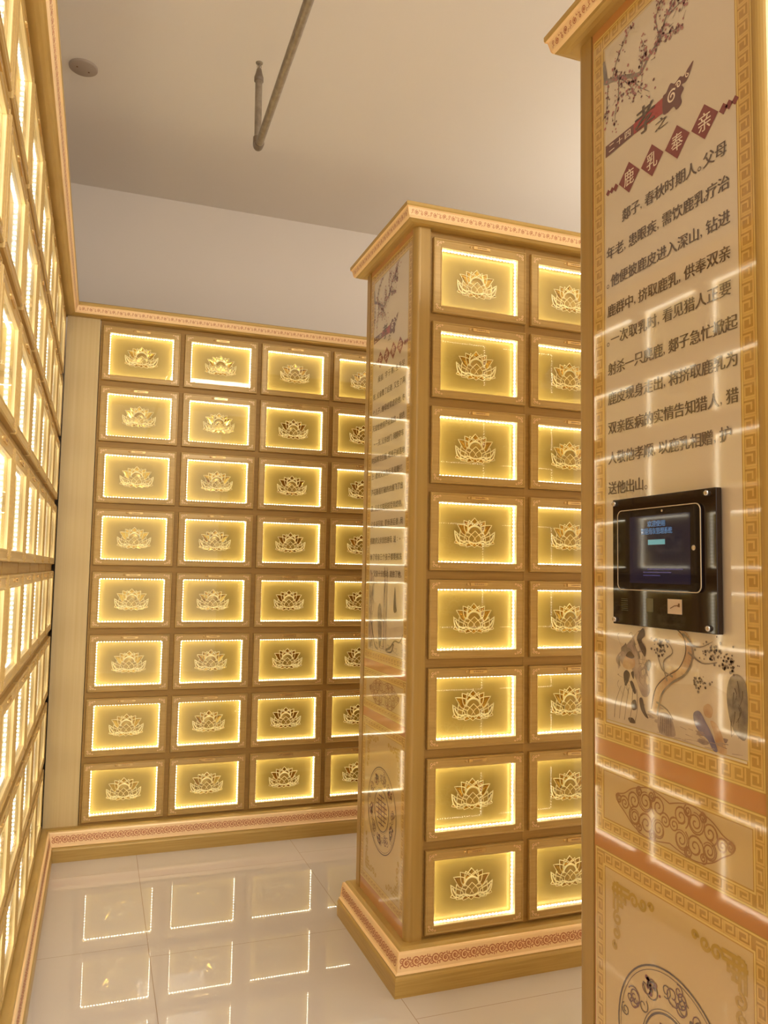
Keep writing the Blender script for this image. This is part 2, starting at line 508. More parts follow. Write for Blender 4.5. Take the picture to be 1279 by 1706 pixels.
def offs(path, i, e):
    """mitred offset to the left-hand side of an axis-aligned path"""
    p = Vector(path[i])
    ns = []
    for a, b in ((i - 1, i), (i, i + 1)):
        if a < 0 or b >= len(path): continue
        d = (Vector(path[b]) - Vector(path[a])).normalized()
        ns.append(Vector((-d.y, d.x)))
    if len(ns) == 1: return p + ns[0] * e
    return p + (ns[0] + ns[1]) * e if abs(ns[0].dot(ns[1])) < 0.5 else p + ns[0] * e

def sweep(path, segs, prof, mids):
    mb = MB()
    for s in segs:
        A = [(*offs(path, s, e), z) for e, z in prof]
        B = [(*offs(path, s + 1, e), z) for e, z in prof]
        if len(segs) == 1:                                      # hairline joint where two rows meet in the corner
            d = (Vector(path[s + 1]) - Vector(path[s])).normalized() * 0.0004
            A = [(a[0] + d.x, a[1] + d.y, a[2]) for a in A]; B = [(b[0] - d.x, b[1] - d.y, b[2]) for b in B]
        n = len(prof)
        for k in range(n - 1):
            mb.add([A[k], B[k], B[k + 1], A[k + 1]], [(0, 1, 2, 3)], mids[k])
        mb.add(A, [tuple(range(n))], 0); mb.add(B, [tuple(reversed(range(n)))], 0)
    return mb

def scroll_band(path, segs, lo, hi, lift=0.0005):
    """running scroll: spirals alternately up and down with little leaves between"""
    mb = MB()
    for s in segs:
        d = (Vector(path[s + 1]) - Vector(path[s])).normalized()
        em = (lo[0] + hi[0]) / 2
        a, b = offs(path, s, em), offs(path, s + 1, em)
        L = (b - a).length
        nrm = Vector((-d.y, d.x))
        H = hi[1] - lo[1]
        cnt = [0]
        def bump(): cnt[0] += 1
        def fm(u, v):
            t = v / H
            e = lo[0] + (hi[0] - lo[0]) * t
            p = a + d * u + nrm * (e - em + lift + 8e-6 * (cnt[0] % 20))
            return (p.x, p.y, lo[1] + v)
        fm.bump = bump
        mg = 0.009
        n = max(1, int((L - 2 * mg) / 0.034)); st = (L - 2 * mg) / n
        for i in range(n):
            c = mg + (i + 0.5) * st
            k = 1 if i % 2 else -1
            r = H * 0.40
            cx, cy = c - st * 0.12, H * 0.5 + k * H * 0.06
            ribbon2(mb, spiral2(cx, cy, r, 1.75, -k * 0.5 * math.pi, 20, k, 0.10), H * 0.09, fm)
            ribbon2(mb, arc2(cx, cy, r * 0.20, n=7), r * 0.2, fm)
            ex, ey = c + st * 0.30, H * 0.5 - k * H * 0.20
            ribbon2(mb, spiral2(ex, ey, r * 0.58, 1.3, k * 0.5 * math.pi, 12, -k, 0.15), H * 0.08, fm)
            ribbon2(mb, arc2(c + st * 0.34, H * 0.5 + k * H * 0.30, r * 0.40, -k * 2.6, k * 0.6, 7), H * 0.08, fm)
            ribbon2(mb, arc2(c - st * 0.40, H * 0.5 - k * H * 0.34, r * 0.34, k * 2.6, -k * 0.8, 7), H * 0.08, fm)
    return mb

def cabinet(name, label, path, segs, lo_mid=None):
    root = thing(name, label, 'cabinet', (0, 0, 0))
    co = sweep(path, segs, CORN, CORN_M).build('cornice', [GOLD, BAND], root)
    scroll_band(path, segs, (0.0412, 2.5630), (0.0459, 2.5826)).build('scroll_relief', SCROLL, co, fix=False)
    pl = sweep(path, segs, PLIN, PLIN_M).build('plinth', [GOLD, BAND], root)
    scroll_band(path, segs, (0.0412, 0.080), (0.0368, 0.1185)).build('scroll_relief', SCROLL, pl, fix=False)
    for i in range(1, len(path) - 1):
        if i - 1 in segs and i in segs:
            for prof, host, z0, z1 in ((CORN, co, 2.555, 2.59), (PLIN, pl, 0.072, 0.13)):
                m_ = MB(); m_.tube([(*offs(path, i, e + 0.0004), z) for e, z in prof if z0 <= z <= z1], 0.0011, 6)
                m_.build('corner_seam', LIP, host)
    return root, co, pl

def grid_carcass(x0, x1, cols_x, depth, face=0.014, side0=None, side1=None):
    """local frame: front face at y=0, outward = -y.  Slab behind the niches plus stiles and rails between them."""
    mb = MB()
    mb.box(x0, x1, 0.041, depth, 0.02, 2.546)
    gl = [c - FW / 2 for c in cols_x]; gr = [c + FW / 2 for c in cols_x]
    xs = [(x0, gl[0])] + [(gr[i], gl[i + 1]) for i in range(len(cols_x) - 1)] + [(gr[-1], x1)]
    for a, b in xs:
        if b - a > 0.003: mb.box(a + 0.0006, b - 0.0006, face, 0.041, 0.13, 2.546)
    ys = []
    zt = [ZTOP + MT - r * PZ for r in range(8)]; zb = [z - FH for z in zt]
    for a, b in zip(gl, gr):
        mb.box(a - 0.0006, b + 0.0006, face + 0.001, 0.041, zt[0] + 0.0006, 2.546)
        mb.box(a - 0.0006, b + 0.0006, face + 0.001, 0.041, 0.13, zb[7] - 0.0006)
        for r in range(7):
            mb.box(a - 0.0006, b + 0.0006, face + 0.001, 0.041, zt[r + 1] + 0.0006, zb[r] - 0.0006)
    return mb

def xform(o, loc, rz):
    M = Matrix.Translation(loc) @ Matrix.Rotation(rz, 4, 'Z')
    o.data.transform(M); return o

def post(mb, x0, x1, y0, y1, z0, z1, corner, r=0.022):
    """upright with one rounded arris; corner = (sx, sy)"""
    sx, sy = corner
    cx = x0 if sx < 0 else x1; cy = y0 if sy < 0 else y1
    ox = x1 if sx < 0 else x0; oy = y1 if sy < 0 else y0
    pts = [(ox, oy), (ox, cy)]
    for i in range(9):
        a = math.pi / 2 * i / 8
        pts.append((cx - sx * r + sx * r * math.sin(a), cy - sy * r + sy * r * math.cos(a)))
    pts += [(cx, oy)]
    n = len(pts)
    mb.add([(p[0], p[1], z0) for p in pts] + [(p[0], p[1], z1) for p in pts],
           [(i, (i + 1) % n, n + (i + 1) % n, n + i) for i in range(n)] + [tuple(range(n)), tuple(range(n, 2 * n))])

ROWN = ['top row', 'second row from top', 'third row from top', 'fourth row from top', 'fifth row from top', 'third row from bottom', 'second row from bottom', 'bottom row']
ORD = ['first', 'second', 'third', 'fourth', 'fifth', 'sixth', 'seventh', 'eighth']
ZBASE = [ZTOP - OH - MBT - r * PZ for r in range(8)]

# back cabinet row
BX0 = 0.0046
b_cols = [BX0 + OW / 2 + PX * c for c in range(5)]
path_lb = [(2.0, YB), (XL, YB), (XL, -0.9)]           # travelled so that the room lies on the left-hand side
back, back_co, back_pl = cabinet('niche_cabinet', 'long gold niche cabinet filling the back wall below the ceiling', path_lb, [0])
c = grid_carcass(-0.040, 2.0, b_cols, 0.45); xform(c.build('carcass', CARC, back), (0, YB, 0), 0)
mb = MB(); mb.box(XL + 0.002, -0.042, YB + 0.004, YB + 0.45, 0.02, 2.546)
tag(mb.build('filler_panel', FILL, back), 'plain cream gold panel closing the corner')
for r in range(8):
    for k, x in enumerate(b_cols):
        place_niche((x, YB, ZBASE[r]), 0, 'lit gold lotus niche on back wall, %s, %s column from left corner' % (ROWN[r], ORD[k]), 'lotus niches on the back wall')

# left cabinet row
l_cols = [3.915 - OW / 2 - PX * c for c in range(7)]
left, left_co, left_pl = cabinet('niche_cabinet', 'gold niche cabinet along the left wall seen at a steep slant', path_lb, [1])
c = grid_carcass(-0.9, YB - 0.001, list(reversed(l_cols)), 0.45)
xform(c.build('carcass', CARC, left), (XL, 0, 0), math.pi / 2)
for r in range(8):
    for k, y in enumerate(l_cols):
        place_niche((XL, y, ZBASE[r]), math.pi / 2, 'brightly lit lotus niche on left wall, %s, %s column from far corner' % (ROWN[r], ORD[k]), 'lotus niches on the left wall')

# ------------------------------------------------------------------ freestanding cabinets with printed end panels
def end_cabinet(name, label, yf, yn, xe_end):
    """body from yn (near) to yf (far); printed end faces -x at XE"""
    path = [(xe_end, yn), (XE, yn), (XE, yf), (xe_end, yf)]
    root, co, pl = cabinet(name, label, path, [0, 1, 2])
    mb = MB(); post(mb, XE, XE + 0.058, yn, yn + 0.024, 0.139, 2.546, (-1, -1)); mb.build('corner_post', POST, root)
    mb = MB(); post(mb, XE, XE + 0.058, yf - 0.056, yf, 0.139, 2.546, (-1, 1)); mb.build('corner_post', POST, root)
    return root, co, pl

def fmap_for(y_far):
    """panel coordinates: u runs from the far edge towards the viewer, v is height; layer lifts prints off the board"""
    def at(layer):
        x = XE + 0.003 - 0.00025 * layer
        n = [0]
        def f(u, v): return (x - 7e-6 * (n[0] % 25), y_far - u, v)
        def bump(): n[0] += 1
        f.bump = bump
        return f
    return at

def key_border(mb, u0, u1, v0, v1, t, at, lay=2, pitch=0.028):
    """greek key running round a rectangular ring of thickness t; ground, two pale edge lines and the key itself"""
    f0, f1 = at(lay - 1), at(lay)
    def strip(a0, a1, b0, b1, f, mi):
        if f is f1: f.bump()
        mb.add([f(a0, b0), f(a1, b0), f(a1, b1), f(a0, b1)], [(0, 1, 2, 3)], mi)
    for (a0, a1, b0, b1) in [(u0, u1, v0, v0 + t), (u0, u1, v1 - t, v1), (u0, u0 + t, v0 + t, v1 - t), (u1 - t, u1, v0 + t, v1 - t)]:
        strip(a0, a1, b0, b1, f0, 0)
    for d in (0.0015, t - 0.0055):
        w = 0.0032
        a0, a1, b0, b1 = u0 + d, u1 - d, v0 + d, v1 - d
        strip(a0, a1, b0, b0 + w, f1, 1); strip(a0, a1, b1 - w, b1, f1, 1)
        strip(a0, a0 + w, b0 + w, b1 - w, f1, 1); strip(a1 - w, a1, b0 + w, b1 - w, f1, 1)
    w = 0.0036; h = t - 0.016; m0 = 0.0075
    def run(org, du, dv, L):
        n = max(1, int(L / pitch)); p = L / n
        P = lambda a, b: (org[0] + du[0] * a + dv[0] * b, org[1] + du[1] * a + dv[1] * b)
        for i in range(n):
            s = i * p
            segs = [((0, 0), (p * .86, 0)), ((0, 0), (0, h)), ((0, h), (p * .62, h)), ((p * .62, h), (p * .62, h * .38)), ((p * .28, h * .38), (p * .62, h * .38)), ((p * .86, 0), (p * .86, h))]
            for (a, b) in segs:
                x0, x1 = sorted((a[0], b[0])); y0, y1 = sorted((a[1], b[1]))
                q = [P(s + x0 - w / 2, y0 - w / 2), P(s + x1 + w / 2, y0 - w / 2), P(s + x1 + w / 2, y1 + w / 2), P(s + x0 - w / 2, y1 + w / 2)]
                f1.bump()
                mb.add([f1(*z) for z in q], [(0, 1, 2, 3)], 2)
    g = m0
    run((u0 + t, v0 + g), (1, 0), (0, 1), u1 - u0 - 2 * t)
    run((u0 + t, v1 - t + g), (1, 0), (0, 1), u1 - u0 - 2 * t)
    run((u0 + t - g, v0 + g), (0, 1), (-1, 0), v1 - v0 - 2 * g)
    run((u1 - g, v0 + g), (0, 1), (-1, 0), v1 - v0 - 2 * g)

def text_mesh(s, bold=0.012):
    cu = bpy.data.curves.new('lettering', 'FONT')
    cu.body = s; cu.size = 1.0;  cu.resolution_u = 3
    o = bpy.data.objects.new('lettering', cu); COL.objects.link(o)
    dg = bpy.context.evaluated_depsgraph_get()
    me = bpy.data.meshes.new_from_object(o.evaluated_get(dg))
    vs = [tuple(v.co) for v in me.vertices]; fs = [tuple(p.vertices) for p in me.polygons]
    bpy.data.objects.remove(o); bpy.data.curves.remove(cu); bpy.data.meshes.remove(me)
    return vs, fs

def put_text(mb, s, u0, u1, v0, v1, f, mi=0, bold=0.012, shear=0.0, fit_h=True):
    vs, fs = text_mesh(s, bold)
    if not vs: return
    x0, x1 = min(v[0] for v in vs), max(v[0] for v in vs)
    y0, y1 = min(v[1] for v in vs), max(v[1] for v in vs)
    kx = (u1 - u0) / max(1e-6, x1 - x0); ky = (v1 - v0) / max(1e-6, y1 - y0)
    b = bold * 0.05
    for k, du in enumerate((-b, b)):
        q = [f(u0 + (x - x0) * kx + du, v0 + (y - y0) * ky) for x, y, z in vs]
        mb.add([(x - 0.00006 * k, y, z) for x, y, z in q], fs, mi)

def glyph_line(mb, s, u0, pitch, v0, size, f, mi=0):
    """one line of story text, every character on the em grid; commas advance half a step"""
    u = u0
    for ch in s:
        if ch in ',。':
            vs, fs = text_mesh(ch, 0.012)
            x0 = min(v[0] for v in vs); y0 = min(v[1] for v in vs)
            k = size
            mb.add([f(u + 0.002 + (x - x0) * k, v0 + (y - y0) * k) for x, y, z in vs], fs, mi)
            u += pitch * 0.52
        else:
            vs, fs = text_mesh(ch, 0.014)
            x0, x1 = min(v[0] for v in vs), max(v[0] for v in vs)
            y0, y1 = min(v[1] for v in vs), max(v[1] for v in vs)
            xm, ym = (x0 + x1) / 2, (y0 + y1) / 2
            for k, (du, dv) in enumerate(((-0.0006, 0), (0.0006, 0))):      # heavy brush weight
                q = [f(u + pitch / 2 + (x - xm) * size * 1.04 + du, v0 + size * 0.44 + (y - ym) * size + dv) for x, y, z in vs]
                mb.add([(a - 0.00006 * k, b, c) for a, b, c in q], fs, mi)
            u += pitch
    return u

def line_units(s): return sum(0.52 if ch in ',。' else 1.0 for ch in s)

def plum(mb, at, rng, mi_wood=0, mi_fl=1):
    f = at(3); g = at(4)
    def br(pts, w): ribbon2(mb, smooth2(pts, False, 5), w, f, mi_wood, True)
    main = [(0.100, 2.412), (0.125, 2.402), (0.152, 2.392), (0.190, 2.372), (0.222, 2.360), (0.250, 2.378), (0.282, 2.394), (0.300, 2.425), (0.330, 2.445), (0.352, 2.470)]
    br(main, 0.011)
    br([(0.100, 2.410), (0.112, 2.405), (0.100, 2.458)][::-1], 0.008)
    br([(0.104, 2.414), (0.100, 2.440), (0.099, 2.460)], 0.007)
    twigs = [[(0.152, 2.392), (0.150, 2.350), (0.140, 2.320), (0.137, 2.292)], [(0.190, 2.372), (0.215, 2.335), (0.250, 2.303)], [(0.13, 2.402), (0.150, 2.44), (0.195, 2.478)],
             [(0.282, 2.394), (0.315, 2.385), (0.338, 2.378)], [(0.282, 2.394), (0.27, 2.44), (0.29, 2.475)], [(0.115, 2.40), (0.11, 2.35), (0.105, 2.32)], [(0.300, 2.425), (0.345, 2.425), (0.36, 2.42)],
             [(0.222, 2.36), (0.235, 2.40), (0.225, 2.43)], [(0.16, 2.385), (0.19, 2.35), (0.2, 2.325)], [(0.33, 2.445), (0.35, 2.45), (0.37, 2.475)]]
    for t in twigs: br(t, 0.0032)
    allp = [p for t in twigs + [main[2:]] for p in smooth2(t, False, 6)]
    for i in range(420):
        p = rng.choice(allp); a = p[0] + rng.gauss(0, 0.008); b = p[1] + rng.gauss(0, 0.008)
        if a < 0.101 or b > 2.486: continue
        r = rng.uniform(0.0018, 0.0044); t0 = rng.uniform(0, 6.28)
        pts = []
        for k in range(10):
            q = t0 + 2 * math.pi * k / 10; rr = r * (1.0 if k % 2 else 0.62)
            pts.append((a + rr * math.cos(q), b + rr * math.sin(q)))
        mb.add([g(*q) for q in pts], [tuple(range(10))], mi_fl if rng.random() < 0.72 else 2)
        if rng.random() < 0.35:
            ribbon2(mb, [(a, b), (a + rng.uniform(-.012, .012), b + rng.uniform(-.012, .012))], 0.0011, f, mi_wood)

def banner(mb, at, chars):
    """red title ribbon ending in a curled cloud, with the four lozenges below it"""
    f, g, h = at(3), at(4), at(5)
    mb.add([f(*p) for p in [(0.106, 2.238), (0.200, 2.241), (0.200, 2.263), (0.106, 2.264)]], [(0, 1, 2, 3)], 0)
    mb.add([f(*p) for p in [(0.200, 2.241), (0.292, 2.236), (0.292, 2.268), (0.200, 2.263)]], [(0, 1, 2, 3)], 1)
    blob2(mb, [(0.288, 2.236), (0.300, 2.230), (0.318, 2.232), (0.326, 2.222), (0.340, 2.228), (0.338, 2.242), (0.346, 2.252), (0.341, 2.262), (0.352, 2.262), (0.362, 2.272), (0.372, 2.290), (0.358, 2.284), (0.346, 2.276), (0.336, 2.281), (0.322, 2.276), (0.310, 2.283), (0.298, 2.272), (0.288, 2.268)], f, 3)
    ribbon2(mb, spiral2(0.314, 2.255, 0.0135, 1.4, 0.8, 20, 1, 0.2), 0.0036, g, 4)
    ribbon2(mb, spiral2(0.332, 2.268, 0.0075, 1.2, 2.8, 14, -1, 0.2), 0.0028, g, 4)
    ribbon2(mb, spiral2(0.356, 2.273, 0.0055, 1.0, 2.0, 12, 1, 0.2), 0.0022, g, 4)
    for i, ch in enumerate('二十四'):
        put_text(mb, ch, 0.118 + i * 0.027, 0.118 + i * 0.027 + 0.018, 2.245, 2.259, g, 4, 0.008)
    put_text(mb, '孝', 0.205, 0.264, 2.228, 2.284, h, 5, 0.032)
    put_text(mb, '之', 0.266, 0.302, 2.209, 2.230, h, 5, 0.02)
    for i, ch in enumerate(chars):
        cu = 0.184 + i * 0.0712; cv = 2.1585; a = 0.0335
        mb.add([f(*p) for p in [(cu - a, cv), (cu, cv - a * 0.98), (cu + a, cv), (cu, cv + a * 0.98)]], [(0, 1, 2, 3)], 6)
        put_text(mb, ch, cu - 0.0155, cu + 0.0155, cv - 0.0165, cv + 0.0165, g, 4, 0.006)
    for cu, a in [(0.114, 0.0075), (0.127, 0.0075), (0.140, 0.009), (0.443, 0.0105), (0.456, 0.009), (0.470, 0.0085)]:
        mb.add([f(*p) for p in [(cu - a, 2.157), (cu, 2.157 - a), (cu + a, 2.157), (cu, 2.157 + a)]], [(0, 1, 2, 3)], 6)
BANNER_M = [P_MAROON, P_RED2, P_RED, P_MAROON, P_WHITE, P_BROWN, P_RED]

def scroll_lozenge(mb, f, cu=0.287, cv=0.900, mi=0):
    """cloud-scroll cartouche of the middle panel"""
    w = 0.0028
    for sx in (1, -1):
        for (du, dv, r, st, fl) in [(0.030, 0.020, 0.017, -1.0, 1), (0.030, -0.020, 0.017, 1.0, -1), (0.066, 0.019, 0.018, 0.6, -1), (0.064, -0.021, 0.018, -0.6, 1),
                                    (0.100, 0.012, 0.016, -1.4, 1), (0.098, -0.018, 0.015, 1.4, -1), (0.128, 0.000, 0.012, 0.0, 1), (0.146, 0.004, 0.008, 1.5, -1),
                                    (0.048, 0.034, 0.009, 2.0, 1), (0.048, -0.036, 0.009, -2.0, -1), (0.084, 0.033, 0.008, 2.0, -1), (0.084, -0.034, 0.008, -2.0, 1), (0.012, 0.0, 0.012, 0.4, 1)]:
            pts = [(cu + sx * (p[0]), p[1]) for p in spiral2(du, cv + dv, r * 1.22, 1.9, st, 30, fl, 0.10)]
            ribbon2(mb, pts, w, f, mi)
            pts = [(cu + sx * (p[0]), p[1]) for p in spiral2(du, cv + dv, r * 1.0, 0.9, st + 1.2, 16, fl, 0.7)]
            ribbon2(mb, pts, w * 0.7, f, mi)
        edge = smooth2([(cu + sx * a, cv + b) for a, b in [(0.0, 0.034), (0.03, 0.043), (0.06, 0.046), (0.085, 0.040), (0.108, 0.032), (0.13, 0.018), (0.155, 0.010), (0.150, -0.004), (0.128, -0.018), (0.105, -0.034), (0.075, -0.044), (0.04, -0.044), (0.0, -0.036)]], False, 4)
        ribbon2(mb, edge, w * 0.8, f, mi)

def medallion(mb, at, rng, cu=0.285, cv=0.49, R=0.148, r=0.072):
    f, g = at(2), at(3)
    for rad, w in ((R, 0.0035), (R - 0.007, 0.0012), (r, 0.0038), (r + 0.006, 0.0012)):
        ribbon2(mb, arc2(cu, cv, rad, n=72), w, g, 0)
    for i in range(26):
        a = 2 * math.pi * i / 26 + rng.uniform(-.08, .08); rm = rng.uniform(r + 0.018, R - 0.018)
        ribbon2(mb, spiral2(cu + rm * math.cos(a), cv + rm * math.sin(a), rng.uniform(0.009, 0.016), rng.uniform(0.8, 1.5), rng.uniform(0, 6.28), 16, rng.choice((1, -1)), 0.25), 0.0021, g, rng.choice((0, 0, 1)))
    n = 10
    for i in range(n):
        a = 2 * math.pi * (i + 0.25) / n; rm = (R + r) / 2
        c = (cu + rm * math.cos(a), cv + rm * math.sin(a))
        if i % 2 == 0:
            for k in range(3):
                ribbon2(mb, spiral2(c[0] + rng.uniform(-.012, .012), c[1] + rng.uniform(-.012, .012), rng.uniform(0.012, 0.02), 1.2, a + k * 2.1, 18, 1 if k % 2 else -1, 0.2), 0.0024, g, 1)
        else:
            for k in range(16):
                p = (c[0] + rng.gauss(0, 0.011), c[1] + rng.gauss(0, 0.011)); q = rng.uniform(0.0025, 0.006)
                mb.add([g(*z) for z in arc2(p[0], p[1], q, n=8)[:-1]], [tuple(range(7))], 2 if k % 3 else 0)
            for k in range(3):
                ribbon2(mb, spiral2(c[0], c[1], 0.024 - 0.006 * k, 0.55, a + 1 + 2 * k, 12, 1, 0.6), 0.0022, g, 0)
    # stylised longevity mark in the middle
    for k in range(-3, 4):
        h = math.sqrt(max(0, (r - 0.016) ** 2 - (k * 0.016) ** 2))
        ribbon2(mb, [(cu - h, cv + k * 0.016), (cu + h, cv + k * 0.016)], 0.0045, g, 1)
    ribbon2(mb, [(cu, cv - r + 0.016), (cu, cv + r - 0.016)], 0.0045, g, 1)
    for sx in (1, -1):
        ribbon2(mb, [(cu + sx * 0.03, cv - 0.032), (cu + sx * 0.03, cv + 0.032)], 0.0045, g, 1)

def corner_lattice(mb, f, cu, cv, sx, sz, mi=0):
    """fretwork corner with curling ends"""
    w = 0.0072
    P = lambda a, b: (cu + sx * a, cv + sz * b)
    for pts in [[(0.0, 0.0), (0.05, 0.0)], [(0.0, 0.0), (0.0, 0.05)], [(0.012, -0.006), (0.012, 0.05)], [(-0.006, 0.012), (0.05, 0.012)], [(0.024, 0.0), (0.024, 0.036)], [(0.0, 0.024), (0.036, 0.024)],
                [(0.036, 0.012), (0.036, 0.03)], [(0.012, 0.036), (0.03, 0.036)]]:
        ribbon2(mb, [P(*p) for p in pts], w, f, mi)
    for (a, b, r, st, fl) in [(0.062, 0.012, 0.014, 3.0, 1), (0.088, 0.008, 0.012, 3.0, -1), (0.112, 0.004, 0.008, 3.0, 1), (0.012, 0.064, 0.014, -1.5, -1), (0.008, 0.092, 0.012, -1.5, 1), (0.004, 0.118, 0.008, -1.5, -1)]:
        pts = [P(*p) for p in spiral2(a, b, r, 1.25, st, 18, fl, 0.2)]
        ribbon2(mb, pts, w * 0.85, f, mi)

def end_panel(root, y_far, story, chars, which):
    at = fmap_for(y_far)
    U0, U1 = 0.058, 0.511
    mb = MB(); mb.box(XE + 0.003, XE + 0.012, y_far - U1, y_far - U0, 0.139, 2.546)
    board = mb.build('end_panel', P_ORANGE, root)
    def sub(name, mats, fn, label=None):
        m_ = MB(); fn(m_); o = m_.build(name, mats, board, fix=False)
        if label: o['label'] = label
        return o
    def rect(m_, a0, a1, b0, b1, f, mi=0): m_.add([f(a0, b0), f(a1, b0), f(a1, b1), f(a0, b1)], [(0, 1, 2, 3)], mi)
    sub('story_field', [P_CREAM], lambda m_: rect(m_, 0.098, 0.480, 1.046, 2.489, at(0.5)))
    sub('cartouche_field', [P_LOW], lambda m_: rect(m_, 0.092, 0.488, 0.852, 0.952, at(0.5)))
    sub('medallion_field', [P_LOW], lambda m_: rect(m_, 0.092, 0.490, 0.223, 0.757, at(0.5)))
    sub('key_border', [P_GOLDF, P_LINE, P_KEY], lambda m_: key_border(m_, 0.062, 0.509, 1.008, 2.525, 0.038, at))
    sub('key_border', [P_GOLDF, P_LINE, P_KEY], lambda m_: key_border(m_, 0.062, 0.509, 0.824, 0.976, 0.030, at))
    sub('key_border', [P_GOLDF, P_LINE, P_KEY], lambda m_: key_border(m_, 0.062, 0.509, 0.190, 0.790, 0.033, at))
    def lines(m_):
        f = at(2)
        for d, w in ((0.004, 0.0016),):
            a0, a1, b0, b1 = 0.098 + d, 0.480 - d, 1.046 + d, 2.489 - d
            for q in ((a0, a1, b0, b0 + w), (a0, a1, b1 - w, b1), (a0, a0 + w, b0, b1), (a1 - w, a1, b0, b1)): rect(m_, *q, f)
    sub('gilt_rule', [P_LINE], lines)
    rng = random.Random(7)
    sub('plum_branch', [P_GREY, P_PINK, P_MAROON], lambda m_: plum(m_, at, rng))
    sub('title_lettering', BANNER_M, lambda m_: banner(m_, at, chars))
    for i, (s, ind, us) in enumerate(story):
        sub('text_line', [P_BROWN], lambda m_: glyph_line(m_, s, ind, us, 2.073 - i * which['lead'], which['size'], at(4)))
    sub('ink_painting', which['mats'], lambda m_: which['paint'](m_, at, random.Random(5)))
    sub('cloud_scroll', [P_OCHRE2], lambda m_: scroll_lozenge(m_, at(2)))
    sub('medallion', [P_BROWN, P_MAROON, P_RED], lambda m_: medallion(m_, at, random.Random(3)))
    for sx, cu in ((1, 0.122), (-1, 0.460)):
        for sz, cv in ((-1, 0.735), (1, 0.245)):
            sub('corner_lattice', [P_OLIVE], lambda m_: corner_lattice(m_, at(2), cu, cv, sx, sz))
    return board

